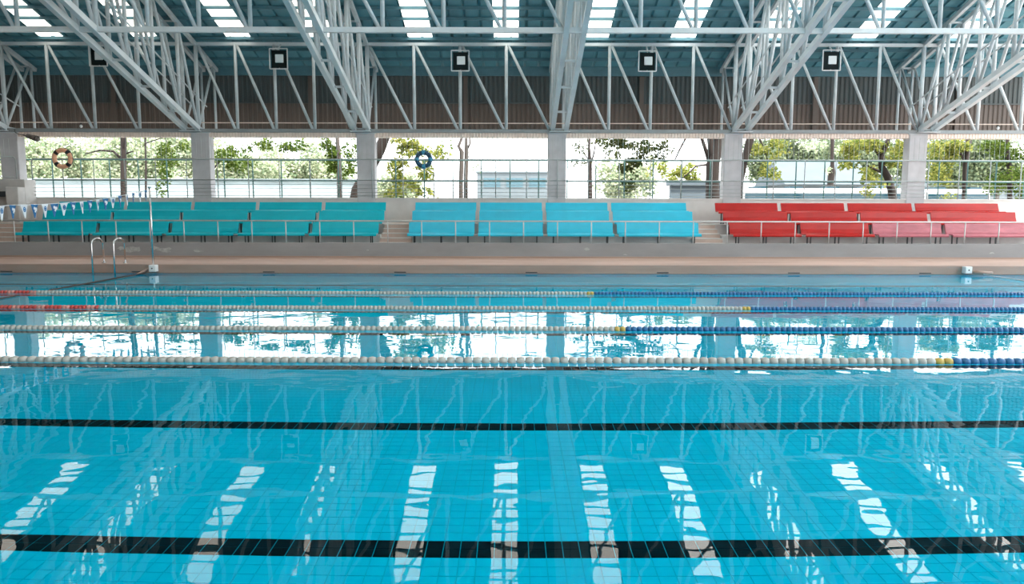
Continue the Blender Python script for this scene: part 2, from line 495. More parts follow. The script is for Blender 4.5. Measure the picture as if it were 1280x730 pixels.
tag(q.build('skylight_sheets', SKY_M, roof), None, kind='stuff')

# hanging eaves wall of ribbed sheet beyond the columns
WY = 32.3
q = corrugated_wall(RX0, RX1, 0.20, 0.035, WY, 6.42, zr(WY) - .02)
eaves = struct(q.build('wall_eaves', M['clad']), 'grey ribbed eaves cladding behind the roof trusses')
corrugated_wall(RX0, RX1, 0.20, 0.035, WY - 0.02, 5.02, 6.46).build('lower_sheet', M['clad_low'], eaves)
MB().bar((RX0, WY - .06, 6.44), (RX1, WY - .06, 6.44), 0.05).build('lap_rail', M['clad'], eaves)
MB().box(RX0, RX1, WY - .12, WY - .02, zr(WY) - 0.32, zr(WY) - 0.02).build('top_rail', M['purlin'], eaves)
for x in (-17, -8.6, -2, 5.5, 12.9, 19):
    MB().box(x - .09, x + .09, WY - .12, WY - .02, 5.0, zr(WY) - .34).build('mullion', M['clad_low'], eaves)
MB().tube((RX0, 31.6, 5.52), (RX1, 31.6, 5.52), 0.022, 6).build('conduit_pipe', M['lintel'], eaves)

# ------------------------------------------------------------------ main trusses (rise towards the lens)
TX = [-20.45, -12.78, -6.02, 1.88, 9.1, 16.5, 24.0]
ZB = 5.10
def zb(D): return ZB + SL * (30 - D)
TH = 3.28                                      # truss depth, chord centre to chord centre
nodes = [30.0, 28.4, 26.45, 24.65, 22.9, 21.3, 19.6, 17.9, 16.2, 14.5, 12.8, 11.1]
def make_truss(label):
    t = thing('roof_truss', label, 'truss', (0, 30, ZB))
    def P(dx, D, z): return (dx, D - 30, z - ZB)
    for s in (-1, 1):
        dx = s * 0.268
        MB().bar(P(dx, 30.15, zb(30.15)), P(dx, 11.0, zb(11.0)), 0.165, 0.185).build('bottom_chord', M['beam'], t)
        MB().bar(P(dx, 32.1, zb(32.1) + TH), P(dx, 11.0, zb(11.0) + TH), 0.13, 0.15).build('top_chord', M['truss'], t)
        for i, D in enumerate(nodes):
            MB().tube(P(dx, D, zb(D)), P(dx, D, zb(D) + TH), 0.068, 8).build('vertical', M['truss'], t, True)
            if i + 1 < len(nodes):
                D2 = nodes[i + 1]
                MB().tube(P(dx, D - .05, zb(D)), P(dx, D2 + .05, zb(D2) + TH), 0.060, 8).build('diagonal', M['truss'], t, True)
        MB().tube(P(dx, 31.8, 5.1), P(dx, 31.8, zb(31.8) + TH), 0.055, 8).build('end_post', M['truss'], t, True)
        MB().tube(P(dx, 30.02, zb(30)), P(dx, 31.7, zb(31.7) + TH), 0.05, 8).build('diagonal', M['truss'], t, True)
        MB().tube(P(dx, 31.8, 5.12), P(dx, 30, 5.12), 0.05, 8).build('tie_bar', M['truss'], t, True)
        MB().tube(P(dx, 30.9, zb(30.9) + 1.25), P(dx, 12.0, zb(12) + 1.25), 0.026, 6).build('mid_rod', M['truss'], t, True)
    for i, D in enumerate(nodes):
        MB().bar(P(-.27, D, zb(D)), P(.27, D, zb(D)), 0.075).build('batten', M['truss'], t)
        MB().bar(P(-.27, D, zb(D) + TH), P(.27, D, zb(D) + TH), 0.06).build('batten', M['truss'], t)
    MB().bar(P(-.27, 31.8, zb(31.8) + TH), P(.27, 31.8, zb(31.8) + TH), 0.06).build('batten', M['truss'], t)
    MB().box(-.40, .40, -0.3, .25, -0.115, -0.09).build('bearing_plate', M['truss'], t)
    return t
truss_lab = ['pale steel roof truss rising from the leftmost column', 'pale steel roof truss on the column right of the orange lifebuoy',
             'pale steel roof truss on the column left of the blue lifebuoy', 'pale steel roof truss seen nearly end-on at mid picture',
             'pale steel roof truss on the column beside the forked trunk', 'pale steel roof truss on the rightmost column']
t0 = None
for i, x in enumerate(TX[:6]):
    if t0 is None:
        t0 = make_truss(truss_lab[0]); t0.location.x = x
    else:
        copy_tree(t0, (x, 30, ZB), truss_lab[i])

# ------------------------------------------------------------------ trusses along the eaves and along the second line
def bay_truss(name, x0, x1, D, zlo, zhi, wch, rv, label, upper=True, lo_h=None):
    t = thing(name, label, 'truss', (x0, D, zlo))
    L = x1 - x0; e = 0.30; n = 4
    MB().bar((0, 0, 0), (L, 0, 0), wch, lo_h or wch).build('bottom_chord', M['ledge'] if name == 'eaves_truss' else M['beam'], t)
    MB().bar((0, 0, zhi - zlo), (L, 0, zhi - zlo), wch * 0.9).build('top_chord', M['beam'], t)
    xs = [e + (L - 2 * e) * k / n for k in range(n + 1)]
    for k in range(n + 1):
        if 0 < k < n or True:
            MB().tube((xs[k], 0, 0), (xs[k], 0, zhi - zlo), rv, 8).build('vertical', M['truss'], t, True)
        if k < n:
            MB().tube((xs[k] + .06, 0, zhi - zlo), (xs[k + 1] - .08, 0, 0), rv * 0.9, 8).build('diagonal', M['truss'], t, True)
    return t
bayname = ['above the orange lifebuoy', 'left of the blue lifebuoy', 'above the blue lifebuoy', 'above the middle bench block',
           'above the left red benches', 'at the right end']
for i in range(6):
    x0, x1 = TX[i], TX[i + 1]
    bay_truss('eaves_truss', x0, x1, 30.0, 5.03, 8.38, 0.13, 0.064, 'slim pale eaves truss over the window band, bay %s' % bayname[i])
    bay_truss('upper_truss', x0, x1, 22.9, zb(22.9) + 0.02, zb(22.9) + TH - .05, 0.15, 0.066, 'pale cross truss high under the roof, bay %s' % bayname[i])
bay_truss('eaves_truss', TX[0] - 4.1, TX[0], 30.0, 5.03, 8.38, 0.13, 0.064, 'slim pale eaves truss left of the leftmost column')
for (D, zz) in ((29.8, 4.99),):
    b = MB(); b.box(-24.6, 24.6, 29.93, 30.12, 4.957, 4.985)
    struct(b.build('trim_3', M['ledge']), 'pale steel ledge above the beige fascia')

# ------------------------------------------------------------------ benches
def make_bench(w, D, zf, seat_z, top_z, m_, label, group):
    """long moulded bench: seat front at y = D, floor at zf"""
    t = thing('bench', label, 'bench', (0, D, zf), group)
    s = seat_z - zf; tp = top_z - zf
    seat = [(0.0, s - .105), (-0.012, s - .055), (0.035, s - .008), (0.07, s), (0.20, s - .018), (0.40, s - .01), (0.455, s + .03), (0.475, s + .015), (0.42, s - .045), (0.20, s - .05), (0.03, s - .035), (0.02, s - .105)]
    MB().extrude_x(seat, 0, w).build('seat', m_, t)
    back = [(0.44, s + .03), (0.50, s + .16), (0.545, tp - .02), (0.565, tp), (0.60, tp - .012), (0.545, s + .16), (0.485, s + .0)]
    MB().extrude_x(back, 0, w).build('backrest', m_, t)
    n = 3
    for k in range(n):
        x = 0.22 + (w - 0.44) * k / (n - 1)
        MB().box(x - .018, x + .018, 0.11, 0.15, 0, s - .04).build('leg', M['dark'], t)
        b = MB(); b.box(x - .018, x + .018, 0.41, 0.45, 0, s - .03); b.bar((x, .45, s - .05), (x, .575, tp - .12), .04)
        b.build('leg', M['dark'], t)
        MB().box(x - .025, x + .025, .08, .46, s - .085, s - .045).build('bearer', M['dark'], t)
    return t
rowspec = {1: (26.1, z1, 1.08, 1.455), 2: (27.2, z2, 1.49, 1.855), 3: (28.3, z3, 1.885, 2.19)}
px_rows = {
 'left': {1: [28, 121.5, 212, 300, 387.5, 473], 2: [53, 139.5, 226, 311, 396, 480], 3: [73, 156.5, 240.5, 321.5, 404, 482]},
 'mid': {1: [511, 595.5, 681, 768.5, 873], 2: [515, 596.5, 680.5, 763.5, 865.5], 3: [519, 597.5, 679.5, 761.5, 857.5]},
 'right': {1: [912, 998.5, 1088.5, 1179.5, 1293], 2: [904, 986.5, 1073.5, 1161.5, 1270], 3: [894, 974, 1057.5, 1142, 1248]}}
ord5 = ['leftmost', 'second from the left', 'middle one', 'second from the right', 'rightmost']
ord4 = ['leftmost', 'second from the left', 'third from the left', 'rightmost']
rown = {1: 'front', 2: 'middle', 3: 'top'}
for blk, mname, cname, where in (('left', 'teal', 'teal blue', 'left block'), ('mid', 'cyan', 'sky blue', 'centre block'), ('right', 'red', 'red', 'red block')):
    for r in (1, 2, 3):
        D, zf, sz, tz = rowspec[r]; e = px_rows[blk][r]
        for i in range(len(e) - 1):
            g0 = 0 if i == 0 else (2.6 if r == 1 else 2.4); g1 = 0 if i == len(e) - 2 else (2.6 if r == 1 else 2.4)
            x0, x1 = X(e[i] + g0, D + .5, tz), X(e[i + 1] - g1, D + .5, tz)
            pos = (ord5 if len(e) == 6 else ord4)[i]
            faded = blk == 'right' and r == 1 and i >= 2
            lab = '%s moulded bench, %s row of the %s, %s' % ('faded pinkish red' if faded else cname, rown[r], where, pos)
            o = make_bench(x1 - x0, D, zf, sz, tz, M['pink'] if faded else M[mname], lab, '%s benches on the stand' % cname)
            o.location.x = x0

# handrail along the front wall
hr = thing('handrail', 'thin grey handrail running along the low wall before the benches', 'railing', (0, STAND + .1, z_front))
zt = 1.515 - z_front
MB().tube((-24, 0, zt), (30, 0, zt), 0.024, 8).build('top_rail', M['rail'], hr, True)
post = MB().tube((0, 0, 0), (0, 0, zt), 0.02, 8).mesh('post', M['rail'], True)
for k in range(-20, 26): link('post', post, hr, (X(442, 25.4, 1.2) + k * 1.163, 0, 0))

# ------------------------------------------------------------------ guard railing in the window band and green fence outside
def guard(name, x0, x1, y, z0, zs, label, step, off, m_, rp, wires=0, rr=0.022):
    t = thing(name, label, 'railing' if 'rail' in name else 'fence', (0, y, z0))
    top = zs[0] - z0
    MB().path([(x0, 0, 0), (x0, 0, top - .12), (x0 + .04, 0, top - .03), (x0 + .12, 0, top), (x1, 0, top)], rr, 8).build('top_rail', m_, t, True)
    for i, z in enumerate(zs[1:]):
        MB().tube((x0, 0, z - z0), (x1, 0, z - z0), rr * (0.95 if i == 0 else 0.5), 6).build('rail' if i == 0 else 'bar', m_, t, True)
    pm_ = MB().tube((0, 0, 0), (0, 0, top), rp, 8).mesh('post', m_, True)
    x = off
    while x < x1 - .2:
        if x > x0 + .2: link('post', pm_, t, (x, 0, 0))
        x += step
    if wires:
        w = MB(); x = x0 + .2
        while x < x1:
            w.tube((x, 0, top), (x, 0, wires - z0), 0.0075, 4); x += 0.2
        tag(w.build('upper_wires', m_, t), None, kind='stuff')
    return t
zs = [3.90, 3.08, 2.90, 2.75, 2.60, 2.46]
guard('guard_railing', X(41, 29.9, 3), 34, 29.88, SILL, zs, 'long grey guard railing in the window band', 1.235, X(41, 29.9, 3) + 1.235, M['guard'], 0.02, 4.80)
gl = guard('guard_railing', -24.4, -19.5, 29.22, 3.07, [3.93, 3.15], 'short grey guard railing across the leftmost column', 1.235, -24, M['guard'], 0.022, 4.62)
MB().path([(-19.5, 0, .86), (-19.42, 0, .83), (-19.38, 0, .75), (-19.38, 0, 0)], 0.022, 8).build('end_post', M['guard'], gl, True)
guard('yard_fence', -30, 36, 34.0, 0.3, [4.14, 3.2], 'dark green fence standing outside the window band', 1.30, -30, M['green'], 0.03, rr=0.03)

# ------------------------------------------------------------------ lane ropes
def float_mesh(m_, p):
    q = MB(); r = 0.056
    k = p / 0.108
    q.path([(-.050 * k, 0, 0), (-.046 * k, 0, 0), (-.016 * k, 0, 0), (0.0, 0, 0), (.016 * k, 0, 0), (.046 * k, 0, 0), (.050 * k, 0, 0)],
           [.020, .046, .053, r, .053, .046, .020], 10)
    return q.mesh('float', m_, True)
def lane_rope(y, pitch, colour, label, half):
    t = thing('lane_rope', label, 'lane rope', (0, y, 0.012))
    MB().tube((PX0 + .02, 0, 0), (PX1 - .02, 0, 0), 0.008, 6).build('cable', M['cable'], t, True)
    mm = {c_: float_mesh(M[c_ + '_float'], pitch) for c_ in ('white', 'red', 'rose', 'blue', 'yellow')}
    n = min(149, int(half / pitch))
    for k in range(-n, n + 1): link('float', mm[colour(k * pitch, k)], t, (k * pitch, 0, 0))
    for nm, rng in (('left', range(int((PX0 + .2) / pitch), -n)), ('right', range(n + 1, int((PX1 - .2) / pitch)))):
        qs = {}
        for k in rng:
            c_ = colour(k * pitch, k); q = qs.setdefault(c_, MB()); x = k * pitch
            q.path([(x - .4 * pitch, 0, 0), (x, 0, 0), (x + .4 * pitch, 0, 0)], [.034, .056, .034], 6)
        for c_, q in qs.items():
            tag(q.build('far_floats', M[c_ + '_float'], t, True), None, kind='stuff')
def band(y, xr, xy0, xy1):
    xr, xa, xb = X(xr, y, 0), X(xy0, y, 0), X(xy1, y, 0)
    def f(x, k):
        if x < xr: return 'red' if (k // 2) % 3 else 'rose'
        if x < xa: return 'white'
        return 'yellow' if x < xb else 'blue'
    return f
lane_rope(16.55, 0.082, band(16.55, 47, 735, 743.5), 'farthest lane rope: red end, white floats, blue from mid pool', 12.5)
lane_rope(13.97, 0.079, band(13.97, 125, 928, 936.5), 'second farthest lane rope: red end, long white run, blue right end', 10.8)
lane_rope(11.48, 0.087, band(11.48, -400, 770, 778.5), 'second nearest lane rope: white floats left, blue right', 9.0)
lane_rope(9.01, 0.108, band(9.01, -400, 1172, 1186.5), 'nearest lane rope: white floats, yellow marker and blue at the right', 7.2)

# thin dark ropes drawn across the pool at the flag lines
FX = -10.6
def over_under(fx, head):
    """a rope afloat on the water that dips beneath each lane rope"""
    pts = list(head); y0 = 21.7
    for L in (16.55, 13.97, 11.48, 9.01):
        for dy, z in ((.55, -.012), (.22, -.125), (-.22, -.125), (-.55, -.012)):
            pts.append((fx(L + dy - y0), L + dy - y0, z))
    return pts + [(fx(-16), -16, -.012), (fx(-20), -20, -.012)]
t = thing('cross_rope', 'thin dark rope across the water from the left white block', 'rope', (FX - .16, 21.7, 0.02))
MB().path(over_under(lambda y: 0.0, [(0.0, .1, .12), (0, -.12, .015)]), 0.022, 6).build('rope', M['brown_rope'], t, True)
MB().tube((0, .1, .12), (-.02, -.5, .02), 0.026, 8).build('end_sleeve', M['coping'], t, True)
t = thing('cross_rope', 'thin grey rope across the water from the right white block', 'rope', (13.55, 21.7, 0.02))
MB().path(over_under(lambda y: .3 + .03 * y, [(0.25, .1, .10), (.3, -.12, .015)]), 0.014, 6).build('rope', M['rail'], t, True)
MB().tube((0.02, -.02, .08), (.55, -.06, .06), 0.05, 8).build('end_sleeve', M['coping'], t, True)

# ------------------------------------------------------------------ flag pole, base blocks, backstroke flags
def block(x, label):
    b = MB(); b.box(-.10, .10, -.10, .10, 0, .20)
    o = b.build('pole_socket', M['white'], None, bevel=0.015); o.location = (x, PY1 - .10, 0.06)
    tag(o, label, 'block')
    MB().tube((0, -.108, .10), (0, -.098, .10), 0.022, 10).build('bolt', M['dark'], o)
    return o
block(FX, 'small white block holding the foot of the flag pole')
block(13.45, 'small white block alone on the pool edge at right')
pole_z = 2.46
t = thing('flag_pole', 'slim pale steel pole on the pool edge holding the flag line', 'pole', (FX, PY1 - .10, .26))
MB().tube((0, 0, 0), (0, 0, pole_z - .26 + .06), 0.028, 10).build('shaft', M['chrome'], t, True)
MB().tube((0, 0, pole_z - .21), (0, 0, pole_z - .17), 0.045, 10).build('cap', M['chrome'], t, True)
fl = thing('flag_line', 'string of blue and white triangular flags tied to the pole', 'flag line', (FX, PY1 - .16, pole_z))
def fz(D):
    u = (21.74 - D) / 6.1
    return -0.50 * u - 0.11 * math.sin(math.pi * min(1, u))
MB().path([(0, D - 21.74, fz(D)) for D in [21.74 - .5 * k for k in range(0, 30)]], 0.008, 5).build('cord', M['white'], fl, True)
D = 21.93; k = 0
def emblem(kind):
    q = MB(); n = 12
    for s in (-1, 1):
        if kind:          # white swoosh of three dots on blue
            for (cy, cz, r) in ((-.03, -.085, .035), (.035, -.105, .042), (.0, -.15, .028)):
                q._add([(s * .011, cy + r * math.cos(6.283 * i / n), cz + r * math.sin(6.283 * i / n)) for i in range(n)], [tuple(range(n))])
        else:             # dark ring crest on white
            r0, r1 = .03, .058
            vs_ = [(s * .011, r_ * math.cos(6.283 * i / n), -.10 + r_ * math.sin(6.283 * i / n)) for r_ in (r0, r1) for i in range(n)]
            q._add(vs_, [(i, (i + 1) % n, n + (i + 1) % n, n + i) for i in range(n)])
            q._add([(s * .012, -.055, -.115), (s * .012, .055, -.115), (s * .012, .055, -.085), (s * .012, -.055, -.085)], [(0, 1, 2, 3)])
    return q
em = [emblem(0).mesh('emblem', M['flag_blue']), emblem(1).mesh('emblem', M['flag_white'])]
ntot = 30
for k in range(ntot):
    D = 21.58 - 0.362 * k
    blue = (k % 2 == 0)
    q = MB(); a = rnd.uniform(-.02, .02); th = .003
    hgt = rnd.uniform(.28, .31)
    for (x0, x1) in ((-th, th),):
        vs_ = [(x0, -.15, 0), (x0, .15, 0), (x0 + a * .5, .075, -hgt * .5), (x0 + a, .02, -hgt), (x0 + a, -.02, -hgt), (x0 + a * .5, -.075, -hgt * .5)]
        vs_ += [(v[0] + 2 * th, v[1], v[2]) for v in vs_]
        q._add(vs_, [(0, 1, 2, 5), (5, 2, 3, 4), (11, 8, 7, 6), (10, 9, 8, 11)] + [(i, (i + 1) % 6, 6 + (i + 1) % 6, 6 + i) for i in range(6)])
    f_ = q.build('flag', M['flag_blue'] if blue else M['flag_white'], fl)
    f_.location = (0, D - 21.74, fz(D)); f_.rotation_euler = (0, 0, R(6 + rnd.uniform(-10, 10)))
    e_ = link('emblem', em[1 if blue else 0], f_, (0, 0, 0))

# ------------------------------------------------------------------ pool ladder
lx0, lx1 = X(115.5, 21.78, .3), X(143, 21.78, .3)
t = thing('pool_ladder', 'pair of bent stainless ladder rails on the pool edge', 'ladder', ((lx0 + lx1) / 2, PY1, DECK))
for x in (lx0, lx1):
    x -= (lx0 + lx1) / 2; top = 1.03 - DECK
    pts = [(x, -.12, -.80), (x, -.12, top - .17)]
    for i in range(1, 8):
        a = math.pi * i / 8
        pts.append((x, -.12 + .31 - .31 * math.cos(a), top - .17 + .17 * math.sin(a)))
    pts += [(x, .50, top - .17), (x, .50, 0)]
    MB().path(pts, 0.024, 10).build('handrail', M['chrome'], t, True)
    MB().tube((x, .50, 0), (x, .50, .02), 0.06, 12).build('foot_flange', M['chrome'], t, True)
for z in (-.40, -.68):
    MB().box(-(lx1 - lx0) / 2, (lx1 - lx0) / 2, -.16, -.08, z - .015, z + .015).build('tread', M['chrome'], t)

# ------------------------------------------------------------------ lifebuoys
def lifebuoy(x, z, y, Rm, r, m0, m1, label, angs, half):
    t = thing('lifebuoy', label, 'lifebuoy', (x, y, z))
    def arc(a0, a1, rr, n):
        return MB().path([(Rm * math.cos(a0 + (a1 - a0) * i / n), 0, Rm * math.sin(a0 + (a1 - a0) * i / n)) for i in range(n + 1)], rr, 12)
    q = arc(0, 2 * math.pi, r, 40); q.build('ring', m0, t, True)
    for a in angs:
        arc(R(a - half), R(a + half), r * 1.05, 5).build('band', m1, t, True)
    MB().path([((Rm + r + .015) * math.cos(6.283 * i / 32), -.0, (Rm + r + .015) * math.sin(6.283 * i / 32)) for i in range(33)], .008, 5).build('grab_line', m1, t, True)
    MB().tube((0, .09, Rm), (0, .09, Rm + .02), .03, 6).build('hook', M['guard'], t)
lifebuoy(X(77, 29.7, 3.9), 3.90, 29.74, 0.32, 0.085, M['orange'], M['black'], 'orange lifebuoy with four black bands on the guard railing', (45, 135, 225, 315), 11)
lifebuoy(X(529, 29.7, 3.9), 3.89, 29.74, 0.265, 0.085, M['lb_blue'], M['lb_sky'], 'dark blue lifebuoy with lighter bands on the guard railing', (0, 90, 180, 270), 14)

# security camera by the leftmost column
t = thing('security_camera', 'brown tubular security camera on an arm by the leftmost column', 'camera', (X(30, 29.8, 4.75), 29.8, 4.75))
MB().tube((-.08, .05, .08), (.18, 0, .0), .03, 8).build('arm', M['horn'], t, True)
MB().tube((.12, 0, .03), (.50, -.08, -.07), .085, 12, .11).build('housing', M['horn'], t, True)
MB().tube((.50, -.08, -.07), (.58, -.1, -.09), .12, 12).build('hood', M['horn'], t, True)
MB().path([(-.4, .05, .30), (-.38, .05, .18), (-.25, .05, .10), (-.08, .05, .08)], .014, 6).build('wire', M['dark'], t, True)

# ------------------------------------------------------------------ floodlights under the eaves truss
def floodlight(px_, py_z, label):
    t = thing('floodlight', label, 'floodlight', (X(px_, 29.75, py_z), 29.6, py_z), 'square floodlights')
    w = .345; b = MB()
    h = .385
    for s in (-1, 1):
        b.bar((s * w, 0, -h), (s * w, 0, h), .034); b.bar((-w, 0, s * h), (w, 0, s * h), .034)
    b.build('frame', M['white'], t)
    MB().box(-w + .06, w - .05, .02, .12, -h + .05, h - .06).build('reflector_box', M['box'], t)
    MB().bar((0, .07, -h), (0, .07, h), .03).build('bracket', M['truss'], t)
    MB().box(-.13, .19, -.02, .03, -.15, .17).build('lamp', M['lamp_glass'], t, bevel=0.02)
    MB().bar((0, 0.05, h), (0, .31, h + .22), .05).build('hanger', M['truss'], t)
fz_ = [(124.5, 72, 'above the left flags'), (349, 75, 'left of the third truss'), (575, 77, 'above the double thin trunks'),
       (808, 77, 'right of the middle truss'), (1037, 75.5, 'above the red benches')]
for px_, py_, w in fz_:
    z = EYE + 29.75 * math.tan(math.atan((365 - py_) / FPX) - PITCH)
    floodlight(px_, z, 'white framed square floodlight %s' % w)
for px_, w in ((101, 'under the left floodlight'), (1247, 'at the right end of the eaves')):
    z = 5.36
    t = thing('bulb_lamp', 'tiny white bulb lamp %s' % w, 'lamp', (X(px_, 31.6, z), 31.6, z))
    b = MB(); b.path([(0, 0, .07), (0, 0, .03), (0, 0, -.02), (0, 0, -.06)], [.03, .06, .06, .025], 10); b.build('bulb', M['lamp_glass'], t, True)
    MB().tube((0, 0, .06), (0, 0, .14), .03, 8).build('socket', M['dark'], t, True)

# ------------------------------------------------------------------ outside: ground, trees, buses, buildings
G = 0.3
b = MB(); b.box(-120, 120, 30.5, 160, G - .3, G)
struct(b.build('ground', M['ground']), 'paved yard outside the hall')

def leaves(q, c, rad, n, size, droop=0.0, r_=rnd):
    for _ in range(n):
        while True:
            p = Vector((r_.uniform(-1, 1), r_.uniform(-1, 1), r_.uniform(-1, 1)))
            if p.length <= 1: break
        p = Vector((c[0] + p.x * rad[0], c[1] + p.y * rad[1], c[2] + p.z * rad[2] - droop * abs(p.x)))
        a = Vector((r_.gauss(0, 1), r_.gauss(0, 1), r_.gauss(0, .7) - droop)).normalized()
        n_ = a.cross(Vector((r_.gauss(0, 1), r_.gauss(0, 1), r_.gauss(0, 1)))).normalized()
        l = size * r_.uniform(.6, 1.3); w = l * .36
        q._add([p, p + a * l * .5 + n_ * w, p + a * l, p + a * l * .5 - n_ * w], [(0, 1, 2, 3)])

def Z(py, D): return EYE + D * math.tan(math.atan((365 - py) / FPX) - PITCH)

def tree(name, label, D, trunks, clusters, leafm, barkm, size=0.16, cat='tree', group=None):
    """trunks: lists of (px, py, radius_m) seen at distance D; the first point is carried down to the ground"""
    x0 = X(trunks[0][0][0], D)
    t = thing(name, label, cat, (x0, D, G), group)
    def loc(px_, py_, dy=0): return (X(px_, D + dy, Z(py_, D + dy)) - x0, dy, Z(py_, D + dy) - G)
    for i, tr in enumerate(trunks):
        pts = [loc(p[0], p[1], p[3] if len(p) > 3 else 0) for p in tr]; rs = [p[2] for p in tr]
        if i == 0: pts = [(pts[0][0], 0, 0)] + pts; rs = [rs[0] * 1.25] + rs
        MB().path(pts, rs, 9).build('trunk' if i == 0 else 'branch', barkm, t, True)
    q = MB()
    for (px_, py_, rx, rz, n) in clusters:
        for _ in range(6):
            ox, oz = rnd.uniform(-.7, .7) * rx, rnd.uniform(-.7, .7) * rz
            c = loc(px_ + ox, py_ + oz, rnd.uniform(-.6, .6))
            k = D / FPX
            leaves(q, c, (rx * .42 * k, .5, rz * .42 * k), max(1, n // 6), size, .2)
    if q.v: tag(q.build('foliage', leafm, t), None, kind='stuff')
    return t

tree('tree', 'slender dark trunk with one bare side branch, right of the orange lifebuoy', 37,
     [[(154.5, 250, .15), (154, 210, .145), (154, 170, .14), (155, 90, .10)], [(152, 200, .07), (141, 190, .06), (124, 189, .045), (106, 193.5, .03)], [(157, 193, .05), (166, 190, .03)]],
     [(70, 135, 40, 30, 500), (170, 140, 40, 25, 300)], M['leaf_green'], M['bark'])
tree('tree', 'thin brown stem beside a hanging green bunch, left of the second column', 39,
     [[(182, 250, .055), (182, 205, .05), (181, 165, .045), (183, 110, .03)], [(182, 180, .03), (205, 172, .03), (212, 185, .02)]],
     [(210, 190, 20, 17, 520), (206, 214, 11, 16, 160), (202, 236, 5, 10, 50), (232, 180, 8, 8, 90)], M['leaf_green'], M['bark'])
tree('tree', 'green tree hanging low just right of the second column', 38,
     [[(262, 250, .12), (262, 220, .12), (258, 160, .10), (262, 100, .07)], [(264, 215, .05), (274, 203, .035), (285, 198, .02)]],
     [(285, 188, 18, 12, 420), (300, 205, 18, 12, 330), (322, 180, 22, 10, 320), (362, 178, 20, 9, 380)], M['leaf_green'], M['bark'])
tree('tree', 'green leafy tree with a grey trunk left of the third column', 40,
     [[(424.5, 250, .14), (424, 222, .14), (423, 195, .12), (420, 160, .1), (425, 100, .06)], [(424, 205, .06), (412, 190, .04), (402, 180, .03)]],
     [(415, 185, 16, 14, 560), (420, 205, 15, 10, 420), (440, 190, 10, 22, 330), (436, 218, 9, 14, 200)], M['leaf_green'], M['bark_grey'])
tree('tree', 'thick dark leaning trunk passing behind the third column', 36,
     [[(443, 250, .25), (445, 238, .24), (452, 225, .24), (466, 205, .25), (474, 188, .27), (485, 160, .24), (500, 100, .18)]],
     [(515, 178, 32, 8, 620), (495, 203, 18, 9, 300), (520, 192, 26, 12, 380), (505, 222, 20, 14, 420), (492, 238, 15, 8, 200), (528, 215, 14, 16, 330), (530, 238, 14, 6, 150), (552, 190, 12, 12, 140)],
     M['leaf_yellow'], M['bark'], .17)
tree('tree', 'pair of bare pale trunks growing from one foot, right of the blue lifebuoy', 38.6,
     [[(576, 250, .12), (576, 225, .115), (577, 190, .12), (573, 183, .08), (577, 172, .07), (578, 150, .06)], [(582, 250, .12), (582, 222, .12), (583, 190, .115), (582, 172, .06), (581, 150, .05)],
      [(583, 188, .06), (587, 180, .05), (586, 160, .04)], [(584, 198, .022), (592, 190, .018), (606, 188, .015), (622, 191, .012)]],
     [(560, 180, 10, 8, 40), (595, 208, 10, 6, 20)], M['leaf_green'], M['bark_grey'])
tree('tree', 'thin dark tree with sparse hanging leaves behind the centre benches', 40.5,
     [[(737.5, 250, .14), (737, 225, .13), (737, 205, .12), (736, 185, .07), (737, 160, .05)], [(738, 205, .06), (742, 192, .04), (745, 172, .03)], [(736, 200, .04), (728, 190, .02), (722, 180, .015)]],
     [(722, 182, 14, 10, 90), (752, 178, 8, 8, 60), (765, 188, 10, 8, 110), (733, 200, 10, 6, 50), (718, 200, 8, 8, 40), (745, 176, 16, 6, 70)], M['leaf_dark'], M['bark'])
tree('tree', 'big dark forked trunk left of the fifth column', 35.8,
     [[(890.5, 250, .33), (890, 225, .32), (890.5, 205, .32), (895, 190, .26), (898, 170, .22), (902, 110, .16)], [(890, 205, .2), (889, 190, .17), (887, 170, .15), (884, 110, .1)],
      [(886, 200, .11), (881, 185, .09), (876, 170, .08), (860, 140, .06)], [(886, 205, .06), (870, 207, .04), (858, 218, .03), (848, 226, .02)], [(843, 200, .03), (850, 185, .04), (858, 170, .05), (872, 140, .06)]],
     [(790, 180, 28, 9, 420), (786, 205, 16, 14, 420), (784, 230, 8, 12, 150), (812, 190, 20, 12, 300), (828, 180, 16, 10, 180), (770, 176, 14, 8, 150)],
     M['leaf_dark'], M['bark'])
tree('tree', 'yellow-green tree low behind the grey wall', 42,
     [[(860, 250, .1), (860, 235, .09), (858, 215, .06)]],
     [(850, 212, 22, 14, 700), (868, 220, 16, 10, 420), (838, 218, 12, 12, 320), (822, 205, 14, 14, 240), (905, 216, 7, 12, 150)], M['leaf_yellow'], M['bark'])
tree('tree', 'dark slanting trunk with yellowing leaves right of the fifth column', 36,
     [[(924, 250, .14), (926, 225, .13), (930, 200, .17), (938, 170, .2), (950, 120, .15)], [(945, 165, .05), (955, 185, .035), (960, 205, .02)]],
     [(950, 182, 14, 10, 260), (963, 205, 10, 18, 260), (975, 180, 16, 10, 300), (955, 210, 10, 10, 130)], M['leaf_yellow'], M['bark'])
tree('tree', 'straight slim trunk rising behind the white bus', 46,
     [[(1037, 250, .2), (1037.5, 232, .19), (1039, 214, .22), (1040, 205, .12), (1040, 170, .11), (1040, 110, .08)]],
     [(1037, 212, 7, 6, 120), (1015, 180, 18, 8, 240), (1052, 184, 14, 8, 220)], M['leaf_pale'], M['bark'])
